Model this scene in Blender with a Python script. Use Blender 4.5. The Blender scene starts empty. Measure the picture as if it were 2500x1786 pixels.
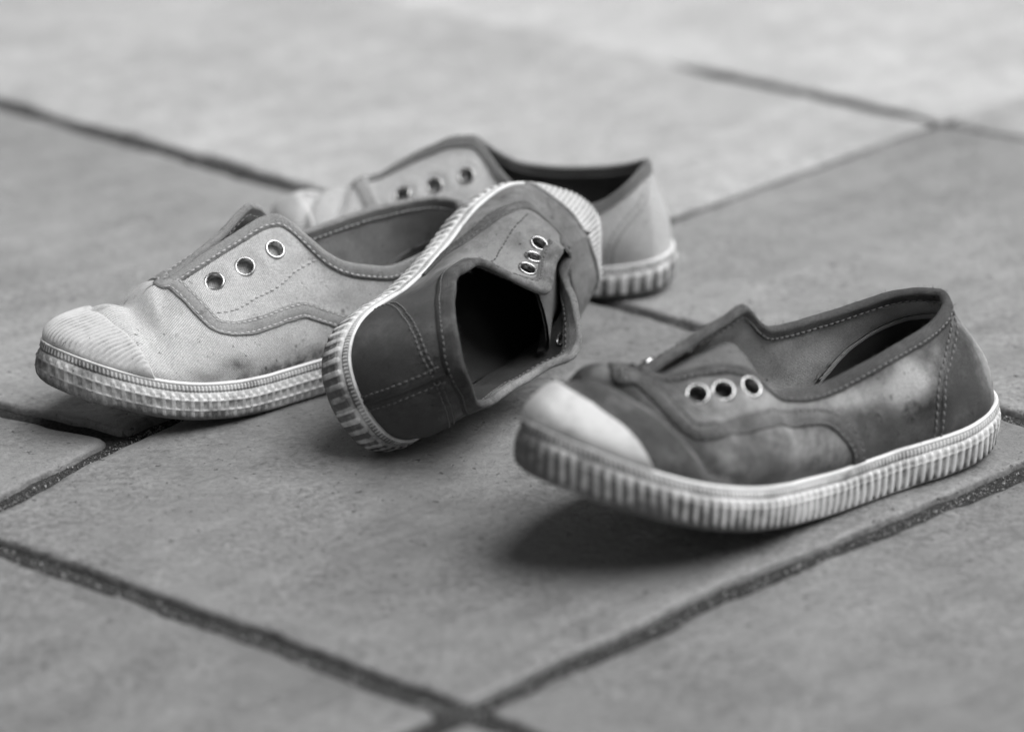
import bpy, math, random
import numpy as np
from mathutils import Matrix, Vector

# ---------------------------------------------------------------- camera, sky, sun, exposure
scene = bpy.context.scene
COL = scene.collection
random.seed(4)

cam_data = bpy.data.cameras.new("camera")
cam = bpy.data.objects.new("camera", cam_data)
COL.objects.link(cam)
cam.location = (0, -1.07362, 0.41212)
cam.rotation_euler = (math.radians(90-21), 0, 0)
cam_data.lens = 100
cam_data.sensor_width = 36
cam_data.clip_start = .05
cam_data.clip_end = 200
cam_data.dof.use_dof = True
cam_data.dof.focus_distance = 1.074
cam_data.dof.aperture_fstop = 4.7
cam_data.dof.aperture_blades = 7
scene.camera = cam

SUN_EL, SUN_AZ = 62, 92            # degrees; azimuth from +Y (behind the shoes) towards +X
world = bpy.data.worlds.new("World")
scene.world = world
world.use_nodes = True
wn = world.node_tree
bg = wn.nodes["Background"]
sky = wn.nodes.new("ShaderNodeTexSky")
sky.sky_type = 'NISHITA'
sky.sun_disc = False
sky.sun_elevation = math.radians(SUN_EL)
sky.sun_rotation = math.radians(SUN_AZ)
sky.air_density = 0.35
sky.dust_density = 0.3
bw = wn.nodes.new("ShaderNodeRGBToBW")     # the photograph is black and white
wn.links.new(sky.outputs[0], bw.inputs[0])
wn.links.new(bw.outputs[0], bg.inputs["Color"])
bg.inputs["Strength"].default_value = 0.05

sun_data = bpy.data.lights.new("sun", 'SUN')
sun = bpy.data.objects.new("sun", sun_data)
COL.objects.link(sun)
sun_data.energy = 1.5
sun_data.angle = math.radians(58)
sun_data.color = (1, 1, 1)
az, el = math.radians(SUN_AZ), math.radians(SUN_EL)
sd = Vector((math.sin(az)*math.cos(el), math.cos(az)*math.cos(el), math.sin(el)))
sun.rotation_euler = sd.to_track_quat('Z', 'Y').to_euler()

scene.view_settings.view_transform = 'Standard'
scene.view_settings.look = 'None'
scene.view_settings.gamma = 1
scene.view_settings.exposure = 1.65
scene.cycles.max_bounces = 6
scene.cycles.diffuse_bounces = 4
scene.cycles.use_denoising = True
# ---------------------------------------------------------------- materials
class NT:
    def __init__(self, name):
        self.m = bpy.data.materials.new(name); self.m.use_nodes = True
        self.t = self.m.node_tree
        self.b = self.t.nodes["Principled BSDF"]
    def n(self, typ, **kw):
        q = self.t.nodes.new(typ)
        for k, v in kw.items():
            if k in q.inputs.keys() if isinstance(k, str) else False: q.inputs[k].default_value = v
            else: setattr(q, k, v)
        return q
    def l(self, a, b):
        self.t.links.new(a, b)
    def val(self, node, k, v):
        node.inputs[k].default_value = v
    def noise(self, vec, scale, detail=3, rough=.55):
        q = self.t.nodes.new("ShaderNodeTexNoise")
        q.inputs["Scale"].default_value = scale; q.inputs["Detail"].default_value = detail; q.inputs["Roughness"].default_value = rough
        if vec is not None: self.l(vec, q.inputs["Vector"])
        return q.outputs["Fac"]
    def ramp(self, fac, a, b, lo=0., hi=1.):
        q = self.t.nodes.new("ShaderNodeMapRange")
        q.interpolation_type = 'SMOOTHSTEP'
        for k, v in zip(("From Min", "From Max", "To Min", "To Max"), (a, b, lo, hi)): q.inputs[k].default_value = v
        self.l(fac, q.inputs["Value"])
        return q.outputs["Result"]
    def math(self, op, a, b=None):
        q = self.t.nodes.new("ShaderNodeMath"); q.operation = op
        for i, x in enumerate((a, b)):
            if x is None: continue
            if isinstance(x, (int, float)): q.inputs[i].default_value = x
            else: self.l(x, q.inputs[i])
        return q.outputs[0]
    def mix(self, f, a, b):
        q = self.t.nodes.new("ShaderNodeMix"); q.data_type = 'FLOAT'
        for k, x in ((0, f), (2, a), (3, b)):
            if isinstance(x, (int, float)): q.inputs[k].default_value = x
            else: self.l(x, q.inputs[k])
        return q.outputs[0]
    def attr(self, name):
        q = self.t.nodes.new("ShaderNodeAttribute"); q.attribute_name = name
        return q.outputs["Fac"]
    def coord(self, which="Object"):
        return self.t.nodes.new("ShaderNodeTexCoord").outputs[which]
    def scaled(self, vec, s, rot=0):
        q = self.t.nodes.new("ShaderNodeMapping"); q.inputs["Scale"].default_value = s; q.inputs["Rotation"].default_value = (0, 0, rot)
        self.l(vec, q.inputs["Vector"])
        return q.outputs[0]
    def base(self, v, rough=.9, spec=.3):
        if isinstance(v, (int, float)): self.b.inputs["Base Color"].default_value = (v, v, v, 1)
        else:
            c = self.t.nodes.new("ShaderNodeCombineColor")
            for i in range(3): self.l(v, c.inputs[i])
            self.l(c.outputs[0], self.b.inputs["Base Color"])
        if isinstance(rough, (int, float)): self.b.inputs["Roughness"].default_value = rough
        else: self.l(rough, self.b.inputs["Roughness"])
        self.b.inputs["Specular IOR Level"].default_value = spec
    def bump(self, h, strength, dist):
        q = self.t.nodes.new("ShaderNodeBump"); q.inputs["Strength"].default_value = strength; q.inputs["Distance"].default_value = dist
        self.l(h, q.inputs["Height"])
        self.l(q.outputs[0], self.b.inputs["Normal"])

def fabric(name, base, pale, dark, weave=.03, twill=True, wv=.12, mottle=.25, strength=.9):
    """canvas: twill weave, faded (wear) and grimy (dirt) places, plus painted light and shade, come from the mesh attributes"""
    M = NT(name)
    uv = M.coord("UV"); ob = M.scaled(M.coord("Object"), (100, 100, 100))
    w1 = M.t.nodes.new("ShaderNodeTexWave"); w1.wave_type = 'BANDS'; w1.bands_direction = 'DIAGONAL' if twill else 'X'
    w1.inputs["Scale"].default_value = .31/weave*(.58 if twill else 1); w1.inputs["Distortion"].default_value = .8; w1.inputs["Detail"].default_value = 2; w1.inputs["Detail Scale"].default_value = 2.0
    M.l(uv, w1.inputs["Vector"])
    w2 = M.t.nodes.new("ShaderNodeTexWave"); w2.wave_type = 'BANDS'; w2.bands_direction = 'Y'
    w2.inputs["Scale"].default_value = .31/weave*.8; w2.inputs["Distortion"].default_value = 1.5; w2.inputs["Detail"].default_value = 2
    M.l(uv, w2.inputs["Vector"])
    h = M.math('ADD', M.math('MULTIPLY', w1.outputs["Fac"], .65), M.math('MULTIPLY', w2.outputs["Fac"], .35))
    big = M.noise(ob, .55, 4); mid = M.noise(ob, 2.2, 5, .65); fine = M.noise(ob, 14, 3, .7)
    wear_light = M.math('ADD', M.attr("wear_light"), M.math('MULTIPLY', M.math('SUBTRACT', big, .5), mottle*2.0))
    wear_light = M.math('ADD', wear_light, M.math('MULTIPLY', M.math('SUBTRACT', mid, .5), mottle))
    wear_light = M.ramp(wear_light, 0, 1)
    col = M.mix(wear_light, base, pale)
    spots = M.ramp(M.noise(ob, 2.6, 4, .65), .60, .71)
    dirt = M.math('ADD', M.attr("dirt"), M.math('MULTIPLY', spots, .6))
    dirt = M.math('MULTIPLY', dirt, M.ramp(mid, .3, .7, .55, 1.25))
    dirt = M.ramp(dirt, 0, 1)
    col = M.mix(dirt, col, dark)
    col = M.math('MULTIPLY', col, M.ramp(h, 0, 1, 1-wv, 1+wv))
    col = M.math('MULTIPLY', col, M.ramp(fine, .3, .7, .82, 1.16))
    M.base(col, .95, .12)
    M.b.inputs["Sheen Weight"].default_value = .15
    hh = M.math('ADD', h, M.math('MULTIPLY', fine, .6))
    hh = M.math('ADD', hh, M.math('MULTIPLY', mid, 1.2))
    M.bump(hh, strength, .0006)
    return M.m

def rubber(name, base, dark, rough=.6):
    M = NT(name)
    ob = M.scaled(M.coord("Object"), (100, 100, 100))
    big = M.noise(ob, .6, 4); mid = M.noise(ob, 2.6, 6, .7); fine = M.noise(ob, 18, 3, .7)
    d = M.math('ADD', M.attr("dirt"), M.math('MULTIPLY', M.math('SUBTRACT', big, .5), .5))
    d = M.math('ADD', d, M.math('MULTIPLY', M.math('SUBTRACT', mid, .5), 1.0))
    specks = M.ramp(M.noise(ob, 5.5, 3, .6), .66, .75, 0, .7)
    d = M.ramp(M.math('ADD', d, specks), 0, 1)
    col = M.mix(d, base, dark)
    col = M.math('MULTIPLY', col, M.ramp(fine, .3, .7, .94, 1.05))
    M.base(col, M.ramp(mid, .3, .7, rough-.08, rough+.18), .35)
    M.bump(M.math('ADD', fine, mid), .35, .0005)
    return M.m

def plain(name, v, rough=.6, spec=.4, metal=0):
    M = NT(name); M.base(v, rough, spec); M.b.inputs["Metallic"].default_value = metal
    return M.m

def metal():
    M = NT("worn_nickel")
    ob = M.scaled(M.coord("Object"), (100, 100, 100))
    n = M.noise(ob, 9, 4, .6)
    M.base(M.ramp(n, .35, .75, .40, .58), M.ramp(n, .3, .7, .16, .34), .5)
    M.b.inputs["Metallic"].default_value = 1
    return M.m

def tile_mat():
    M = NT("fired_clay_tile")
    ob = M.scaled(M.coord("Object"), (100, 100, 100))
    big = M.noise(ob, .11, 4, .5); mid = M.noise(ob, .55, 5, .6); grain = M.noise(ob, 3.2, 6, .7); fine = M.noise(ob, 17, 3, .7)
    st = M.noise(M.scaled(M.scaled(ob, (1, 1, 1), math.radians(-44)), (.09, .75, 1)), 1.0, 5, .6)
    pits = M.ramp(M.noise(ob, 2.4, 2, .5), .67, .72)
    pits2 = M.ramp(M.noise(ob, 5.0, 2, .5), .68, .72)
    v = M.math('ADD', .205, M.math('MULTIPLY', M.math('SUBTRACT', big, .5), .13))
    v = M.math('ADD', v, M.math('MULTIPLY', M.math('SUBTRACT', mid, .5), .11))
    v = M.math('ADD', v, M.math('MULTIPLY', M.math('SUBTRACT', st, .5), .12))
    patch = M.ramp(M.noise(ob, .16, 3, .5), .35, .65, .35, 1.25)
    v = M.math('ADD', v, M.math('MULTIPLY', M.math('MULTIPLY', M.math('SUBTRACT', grain, .5), .40), patch))
    scr = M.ramp(M.noise(M.scaled(M.scaled(ob, (1, 1, 1), math.radians(-38)), (.045, 2.6, 1)), 1.0, 2, .5), .64, .70)
    v = M.math('ADD', v, M.math('MULTIPLY', scr, -.028))
    stain = M.ramp(M.noise(ob, .22, 4, .6), .60, .72)
    v = M.math('ADD', v, M.math('MULTIPLY', stain, -.03))
    v = M.math('MULTIPLY', v, M.attr("tone"))
    v = M.math('MULTIPLY', v, M.mix(pits, 1.0, .4)); v = M.math('MULTIPLY', v, M.mix(pits2, 1.0, .5))
    v = M.math('MULTIPLY', v, M.ramp(fine, .3, .7, .82, 1.18))
    v = M.math('MULTIPLY', v, M.mix(M.attr("dirt"), 1.0, .6))
    M.base(v, M.ramp(mid, .3, .7, .28, .42), .5)
    h = M.math('ADD', M.math('MULTIPLY', mid, 1.2), M.math('MULTIPLY', grain, .7))
    h = M.math('ADD', h, M.math('MULTIPLY', st, .8))
    h = M.math('SUBTRACT', h, M.math('MULTIPLY', M.math('ADD', pits, pits2), .45))
    h = M.math('ADD', h, M.math('MULTIPLY', fine, .15))
    M.bump(h, .6, .0016)
    return M.m

def grout_mat():
    M = NT("sandy_mortar")
    ob = M.scaled(M.coord("Object"), (100, 100, 100))
    a = M.noise(ob, 7, 6, .75); b = M.noise(ob, .5, 3)
    v = M.math('ADD', M.ramp(a, .3, .75, .015, .10), M.math('MULTIPLY', M.math('SUBTRACT', b, .5), .05))
    M.base(v, .9, .2)
    M.bump(a, .9, .002)
    return M.m
# ---------------------------------------------------------------- shoe geometry (numpy, centimetres, heel at x=0, toe at x=20, left = +y)
OUTLINE = [(0,0),(0.5,1.7),(1.6,2.5),(3.2,2.85),(7,2.7),(10.5,3.1),(13.8,3.65),(16.6,3.5),(18.9,2.45),(20.05,1.2),(20.4,.1),(19.8,-1.2),(17.4,-2.8),(14.2,-3.6),(10.5,-3.1),(7,-2.7),(3.2,-2.8),(1.6,-2.5),(.5,-1.7)]

def closed_spline(P, n):
    P = np.array(P, float); N = len(P)
    d = np.linalg.norm(np.roll(P, -1, 0) - P, axis=1)**.5
    out = []
    t = np.linspace(0, 1, 80, endpoint=False)[:, None]
    for i in range(N):
        p0, p1, p2, p3 = [P[(i+k) % N] for k in (-1, 0, 1, 2)]
        d0, d1, d2 = d[i-1], d[i], d[(i+1) % N]
        m1 = ((p1-p0)/d0 - (p2-p0)/(d0+d1) + (p2-p1)/d1)*d1
        m2 = ((p2-p1)/d1 - (p3-p1)/(d1+d2) + (p3-p2)/d2)*d1
        out.append((2*t**3-3*t**2+1)*p1+(t**3-2*t**2+t)*m1+(-2*t**3+3*t**2)*p2+(t**3-t**2)*m2)
    out = np.vstack(out)
    q = np.vstack([out, out[:1]])
    L = np.r_[0, np.cumsum(np.linalg.norm(np.diff(q, axis=0), axis=1))]
    s = np.linspace(0, L[-1], n, endpoint=False)
    return np.stack([np.interp(s, L, q[:, k]) for k in range(P.shape[1])], 1)

def pchip(x, y, xi):
    x = np.asarray(x, float); y = np.asarray(y, float)
    if y.ndim > 1:
        return np.stack([pchip(x, y[:, k], xi) for k in range(y.shape[1])], 1)
    h = np.diff(x); dl = np.diff(y)/h
    m = np.zeros_like(y)
    w1 = 2*h[1:]+h[:-1]; w2 = h[1:]+2*h[:-1]
    ok = dl[1:]*dl[:-1] > 0
    with np.errstate(divide='ignore', invalid='ignore'):
        m[1:-1] = np.where(ok, (w1+w2)/(w1/dl[:-1]+w2/dl[1:]), 0)
    m[0] = dl[0]; m[-1] = dl[-1]
    i = np.clip(np.searchsorted(x, xi, side='right')-1, 0, len(h)-1)
    t = (xi-x[i])/h[i]
    return ((2*t**3-3*t**2+1)*y[i]+(t**3-2*t**2+t)*h[i]*m[i]+(-2*t**3+3*t**2)*y[i+1]+(t**3-t**2)*h[i]*m[i+1])

def sst(e0, e1, x):
    t = np.clip((x-e0)/(e1-e0), 0, 1)
    return t*t*(3-2*t)

def unit(v):
    return v/(np.linalg.norm(v, axis=-1, keepdims=True)+1e-12)

class vnoise:
    """smooth value noise on numpy points"""
    def __init__(self, seed):
        self.t = np.random.RandomState(seed).rand(32, 32, 32)*2-1
    def __call__(self, p):
        i = np.floor(p).astype(int); f = p-i; f = f*f*(3-2*f)
        r = 0
        for dx in (0, 1):
            for dy in (0, 1):
                for dz in (0, 1):
                    w = (f[..., 0] if dx else 1-f[..., 0])*(f[..., 1] if dy else 1-f[..., 1])*(f[..., 2] if dz else 1-f[..., 2])
                    r = r+w*self.t[(i[..., 0]+dx) % 32, (i[..., 1]+dy) % 32, (i[..., 2]+dz) % 32]
        return r

def foxing_height(x):
    return 1.65+0.15*np.clip((x-14)/6, 0, 1)**2+.15*np.clip((3-x)/3, 0, 1)

class Shoe:
    """Upper surface S(r, v): r runs round the sole (0 heel, left side, 1 toe, right side, 2 heel), v from the foxing (0) to the collar or ridge (1)."""
    def __init__(self, sp, N=620, M=72):
        self.sp = sp
        self.scale, self.ba, self.bx, self.bh = sp['scale'], sp['bend'][0], sp['bend'][1], sp['bend'][2]
        o = np.array(OUTLINE, float)
        c = closed_spline(o, 4000)
        it = int(np.argmax(c[:, 0]))
        L = c[:it+1]; R = np.vstack([c[it:], c[:1]])
        self.aL = np.linspace(0, 1, len(L)); self.aR = np.linspace(0, 1, len(R))
        self.L = L; self.R = R
        self.N, self.M = N, M
        r = np.linspace(0, 2, N, endpoint=False)
        self.r = r
        O = self.outline(r)
        tan = unit(self.outline(r+.002)-self.outline(r-.002))
        nout = np.stack([-tan[:, 1], tan[:, 0]], 1)          # ring runs heel, left, toe: outward is to the left
        z0 = foxing_height(O[:, 0])-.12
        P0 = np.c_[O+nout*(-.10-.26*sst(16, 19.5, O[:, :1])), z0]
        # collar / ridge control points
        def av(side, xo):
            if xo <= 0: return 0.
            if xo >= 20: return 1.
            q = self.L if side > 0 else self.R[::-1]
            return float(np.interp(xo, q[:, 0], np.linspace(0, 1, len(q))))
        ctl = []
        for (xo, x, y, z, k) in sp['left']:
            ctl.append((av(1, xo), x, y, z, k))
        for (xo, x, y, z, k) in sp['right'][1:-1][::-1]:
            ctl.append((2-av(-1, xo), x, y, z, k))
        ctl = np.array(ctl)
        ext = np.vstack([ctl[-3:]-np.array([2, 0, 0, 0, 0]), ctl, ctl[:3]+np.array([2, 0, 0, 0, 0])])
        C5 = pchip(ext[:, 0], ext[:, 1:], r)
        # a light smoothing keeps the collar from showing its control points
        w = sp.get('edge_soft', 3)
        ker = np.hanning(2*w+3)[1:-1]; ker /= ker.sum()
        C5 = sum(ker[j+w]*np.roll(C5, j, 0) for j in range(-w, w+1))
        C, k = C5[:, :3], np.clip(C5[:, 3:4], 0, 1)
        hv = C[:, :2]-P0[:, :2]
        hd = np.linalg.norm(hv, axis=1, keepdims=True)
        hn = hv/(hd+1e-9)
        H = C[:, 2:3]-P0[:, 2:3]
        up = np.array([[0, 0, 1.]])
        out3 = np.c_[nout, np.zeros(len(nout))]
        toe = sst(.80, .95, r)*(1-sst(1.05, 1.20, r)); toe = toe[:, None]
        P1 = P0+up*H*(.36*(1-k)+(.42-.08*toe)*k)+out3*(.10+.12*k)
        hin = np.c_[hn, np.zeros(len(hn))]
        P2r = C+(P0-C)*.36+out3*.22
        P2f = C-hin*hd*.46-up*.13*H
        P2 = P2r*(1-k)+P2f*k
        v = np.linspace(0, 1, M)[None, :, None]
        b = [q[:, None, :] for q in (P0, P1, P2, C)]
        S = (1-v)**3*b[0]+3*(1-v)**2*v*b[1]+3*(1-v)*v*v*b[2]+v**3*b[3]
        # even spacing along v
        self.P = S
        self.normals()
        base_s = np.r_[0, np.cumsum(np.linalg.norm(np.diff(O, axis=0), axis=1))]
        self.base_s, self.base_x = base_s, O[:, 0]
        dsp = sp.get('wrinkle')
        if dsp is not None:
            vv = np.broadcast_to(np.linspace(0, 1, M)[None, :], S.shape[:2]); rr = np.broadcast_to(r[:, None], S.shape[:2])
            d = dsp(self.P, rr, vv)
            fr = (sst(.62, .95, vv)*sst(13.2, 15., self.P[..., 0]))[..., None]
            self.P = self.P+unit(self.Nn*(1-fr)+np.array([0, 0, 1.])*fr)*d[..., None]
            self.normals()
    def outline(self, r):
        r = np.mod(np.asarray(r, float), 2)
        a = np.where(r <= 1, r, r-1)
        left = np.stack([np.interp(a, self.aL, self.L[:, k]) for k in (0, 1)], -1)
        right = np.stack([np.interp(a, self.aR, self.R[:, k]) for k in (0, 1)], -1)
        return np.where((r <= 1)[..., None], left, right)
    def normals(self):
        dr = np.roll(self.P, -1, 0)-np.roll(self.P, 1, 0)
        dv = np.gradient(self.P, axis=1)
        n = unit(np.cross(dv, dr))
        # smooth a little so the ridge seam does not flicker
        for _ in range(2):
            n = n+.5*(np.roll(n, 1, 0)+np.roll(n, -1, 0)); n = unit(n)
        self.Nn = n
    def ev(self, r, v, what='P'):
        A = self.P if what == 'P' else self.Nn
        fr = np.mod(np.asarray(r, float), 2)/2*self.N
        fv = np.clip(np.asarray(v, float), 0, 1)*(self.M-1)
        i = np.floor(fr).astype(int); f = (fr-i)[..., None]
        j = np.clip(np.floor(fv).astype(int), 0, self.M-2); g = (fv-j)[..., None]
        i0 = i % self.N; i1 = (i+1) % self.N
        q = (A[i0, j]*(1-f)+A[i1, j]*f)*(1-g)+(A[i0, j+1]*(1-f)+A[i1, j+1]*f)*g
        return unit(q) if what != 'P' else q
    def bend(self, P):
        P = np.array(P, float)
        x = P[..., 0]
        P[..., 2] += self.ba*np.clip((x-self.bx)/(20-self.bx), 0, None)**2+self.bh*np.clip((8-x)/8, 0, None)**2
        return P
    def out(self, P):
        return self.bend(P)*self.scale*.01
    # curves on the surface
    def path(self, pts, step=.1, smooth=True):
        pts = np.array(pts, float)
        if smooth and len(pts) > 2:
            L = np.r_[0, np.cumsum(np.linalg.norm(np.diff(self.ev(pts[:, 0], pts[:, 1]), axis=0), axis=1)**.7)]
            q = catmull(pts, L, np.linspace(0, L[-1], 400))
        else:
            q = np.stack([np.interp(np.linspace(0, len(pts)-1, 400), np.arange(len(pts)), pts[:, k]) for k in (0, 1)], 1)
        p = self.ev(q[:, 0], q[:, 1])
        D = np.r_[0, np.cumsum(np.linalg.norm(np.diff(p, axis=0), axis=1))]
        n = max(4, int(D[-1]/step))
        s = np.linspace(0, D[-1], n)
        return np.stack([np.interp(s, D, q[:, k]) for k in (0, 1)], 1), D[-1]
    def frame(self, q):
        P = self.ev(q[:, 0], q[:, 1]); Nn = self.ev(q[:, 0], q[:, 1], 'N')
        T = unit(np.gradient(P, axis=0))
        B = unit(np.cross(Nn, T))
        e = 2e-3
        Sr = (self.ev(q[:, 0]+e, q[:, 1])-self.ev(q[:, 0]-e, q[:, 1]))/(2*e)
        vp = np.clip(q[:, 1]+4*e, 0, 1); vm = np.clip(q[:, 1]-4*e, 0, 1)
        Sv = (self.ev(q[:, 0], vp)-self.ev(q[:, 0], vm))/(vp-vm)[:, None]
        a = (Sr*Sr).sum(1)+1e-6; b = (Sr*Sv).sum(1); c = (Sv*Sv).sum(1)+1e-6
        x = (Sr*B).sum(1); y = (Sv*B).sum(1)
        det = a*c-b*b+1e-6
        J = np.stack([(c*x-b*y)/det, (a*y-b*x)/det], 1)
        J = np.clip(J, -.12, [.12, .5])
        return P, Nn, T, B, J

def catmull(P, L, s):
    # nonuniform cubic Hermite through P at parameters L
    m = np.gradient(P, L, axis=0)
    i = np.clip(np.searchsorted(L, s, side='right')-1, 0, len(L)-2)
    h = (L[i+1]-L[i])[:, None]; t = ((s-L[i])/(L[i+1]-L[i]))[:, None]
    return (2*t**3-3*t**2+1)*P[i]+(t**3-2*t**2+t)*h*m[i]+(-2*t**3+3*t**2)*P[i+1]+(t**3-t**2)*h*m[i+1]
# ---------------------------------------------------------------- object helpers
def mesh_obj(name, V, F, mat, parent=None, uv=None, attrs=None, smooth=True, kind=None):
    me = bpy.data.meshes.new(name)
    V = np.asarray(V, float)
    me.from_pydata(V.tolist(), [], F if isinstance(F, list) else F.tolist())
    if mat is not None: me.materials.append(mat)
    if smooth: me.polygons.foreach_set("use_smooth", np.ones(len(me.polygons), bool))
    if uv is not None:
        lay = me.uv_layers.new(name="uv")
        li = np.zeros(len(me.loops), int); me.loops.foreach_get("vertex_index", li)
        lay.data.foreach_set("uv", np.asarray(uv, np.float32)[li].ravel())
    for k, a in (attrs or {}).items():
        me.attributes.new(k, 'FLOAT', 'POINT').data.foreach_set("value", np.asarray(a, np.float32))
    me.update()
    o = bpy.data.objects.new(name, me); COL.objects.link(o)
    if parent is not None: o.parent = parent
    if kind: o["kind"] = kind
    return o

def grid_faces(n, m, ring=False):
    i = np.arange(n if ring else n-1)[:, None]; j = np.arange(m-1)[None, :]
    i1 = (i+1) % n
    return np.stack([i*m+j, i1*m+j, i1*m+j+1, i*m+j+1], -1).reshape(-1, 4)

def compact(V, F, *arrs):
    u, inv = np.unique(F.ravel(), return_inverse=True)
    return (V[u], inv.reshape(F.shape))+tuple(None if a is None else a[u] for a in arrs)

def in_poly(px, py, poly):
    poly = np.asarray(poly, float); ins = np.zeros(px.shape, bool)
    x1, y1 = poly[-1]
    for x2, y2 in poly:
        c = ((y1 > py) != (y2 > py)) & (px < (x2-x1)*(py-y1)/(y2-y1+1e-12)+x1)
        ins ^= c; x1, y1 = x2, y2
    return ins

def mirror(path):
    return [(2-r, v) for r, v in path]

def build_shoe(name, sp, mats, parent):
    S = Shoe(sp)
    N, M = S.N, S.M
    rr = np.broadcast_to(S.r[:, None], (N, M)); vv = np.broadcast_to(np.linspace(0, 1, M)[None, :], (N, M))
    side = np.where(S.r <= 1, 1., -1.)[:, None]
    lv = np.concatenate([np.zeros((N, 1)), np.cumsum(np.linalg.norm(np.diff(S.P, axis=1), axis=2), 1)], 1)
    uvs = np.stack([S.base_s[:, None]+side*(S.P[..., 0]-S.base_x[:, None]), lv], -1).reshape(-1, 2)
    wear_light, dirt = sp['tone'](S.P, rr, vv)
    A = dict(wear_light=wear_light.ravel(), dirt=dirt.ravel())
    F = grid_faces(N, M, True)
    fr = S.P.reshape(-1, 3)[F].mean(1); fu = np.stack([rr.ravel()[F[:, 0]]+1/N, vv.ravel()[F].mean(1)], 1)
    eyes = sp['eyes']
    eyes = eyes+sp.get('right_eyes', mirror(eyes))
    EC = S.ev(np.array([e[0] for e in eyes]), np.array([e[1] for e in eyes]))
    # the canvas is pulled in a little round every eyelet
    EN = S.ev(np.array([e[0] for e in eyes]), np.array([e[1] for e in eyes]), 'N')
    for c, nn in zip(EC, EN):
        d = np.linalg.norm(S.P-c, axis=-1)
        S.P = S.P-nn*(.05*np.exp(-(d/.42)**2)-.03*np.exp(-((d-.8)/.25)**2))[..., None]
    S.normals()
    EC = S.ev(np.array([e[0] for e in eyes]), np.array([e[1] for e in eyes]))
    hole = np.zeros(len(F), bool)
    for c in EC: hole |= np.linalg.norm(fr-c, axis=1) < .33
    skin_hole = hole.copy()
    if sp.get('blind_right'):
        skin_hole[:] = False
        for c in EC[:3]: skin_hole |= np.linalg.norm(fr-c, axis=1) < .33
    bandL = sp['band']; bandR = sp.get('band_right', mirror(bandL))
    qL, _ = S.path(bandL); qR, _ = S.path(bandR)
    # vamp: in front of the trim band; quarters behind it
    polyL = list(map(tuple, qL))+[(qL[-1][0], -.2), (1.0, -.2), (1.0, 1.2), (qL[0][0], 1.2)]
    polyR = list(map(tuple, qR))+[(qR[-1][0], -.2), (1.0, -.2), (1.0, 1.2), (qR[0][0], 1.2)]
    vamp = in_poly(fu[:, 0], fu[:, 1], polyL) | in_poly(fu[:, 0], fu[:, 1], polyR)
    W = S.out(S.P).reshape(-1, 3)
    for nm, sel, mt in (("vamp", vamp, mats['vamp']), ("quarter", ~vamp & (fu[:, 0] < 1), mats['quarter']), ("quarter", ~vamp & (fu[:, 0] >= 1), mats['quarter'])):
        f = F[sel & ~skin_hole]
        V2, F2, uv2, w2, d2 = compact(W, f, uvs, A['wear_light'], A['dirt'])
        mesh_obj(nm, V2, F2, mt, parent, uv2, dict(wear_light=w2, dirt=d2))
    # lining: the same skin, 2 mm further in
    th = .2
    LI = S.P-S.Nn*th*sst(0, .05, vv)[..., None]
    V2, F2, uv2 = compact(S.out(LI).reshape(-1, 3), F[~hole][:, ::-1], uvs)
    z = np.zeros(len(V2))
    mesh_obj("lining", V2, F2, mats['lining'], parent, uv2, dict(wear_light=z+.3, dirt=z))
    # ---- strips of tape laid on the surface
    def strip(nm, q, hw, h, mat, lift=.0, sink=.02, taper=False, inner=False, wob=.02, seed=0):
        P, Nn, T, B, J = S.frame(q)
        prof = [(-1, -sink), (-.97, h*.75), (-.86, h), (-.66, h*.55), (-.45, h*1.05), (0, h), (.45, h*1.05), (.66, h*.55), (.86, h), (.97, h*.75), (1, -sink)]
        n = len(q)
        rs = np.random.RandomState(seed+3)
        wobble = np.convolve(rs.randn(n+8), np.ones(9)/9, 'valid')*wob*2
        sg = -1 if inner else 1
        rows = []; us = []
        for o, hh in prof:
            off = (o*hw+(wobble if abs(o) > .8 else 0)*np.sign(o))
            q2 = q+J*np.reshape(off, (-1, 1))
            base = S.ev(q2[:, 0], q2[:, 1]); nn = S.ev(q2[:, 0], q2[:, 1], 'N')
            rows.append(base+nn*sg*(hh+lift))
            us.append(np.stack([np.arange(n)*.1, np.full(n, o*hw)], 1))
        V = np.stack(rows, 1); U = np.stack(us, 1).reshape(-1, 2)
        f = grid_faces(n, len(prof))
        z = np.zeros(n*len(prof))
        # darker turned-down edges; shadow gap painted into the stitch grooves
        e = np.tile(np.array([.7, .5, .1, .55, 0, 0, 0, .55, .1, .5, .7]), n)
        wq, dq = sp['tone'](V, np.broadcast_to(q[:, :1], V.shape[:2]), np.broadcast_to(q[:, 1:], V.shape[:2]))
        return mesh_obj(nm, S.out(V).reshape(-1, 3), f, mat, parent, U, dict(wear_light=wq.ravel()*.8, dirt=np.clip(e*.6+dq.ravel(), 0, 1)))
    # ---- stitches: small padded dashes, one mesh per shoe
    SV, SF, SH = [], [], []
    ring = [(-1, .35), (-.62, .9), (0, 1), (.62, .9), (1, .35)]
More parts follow.
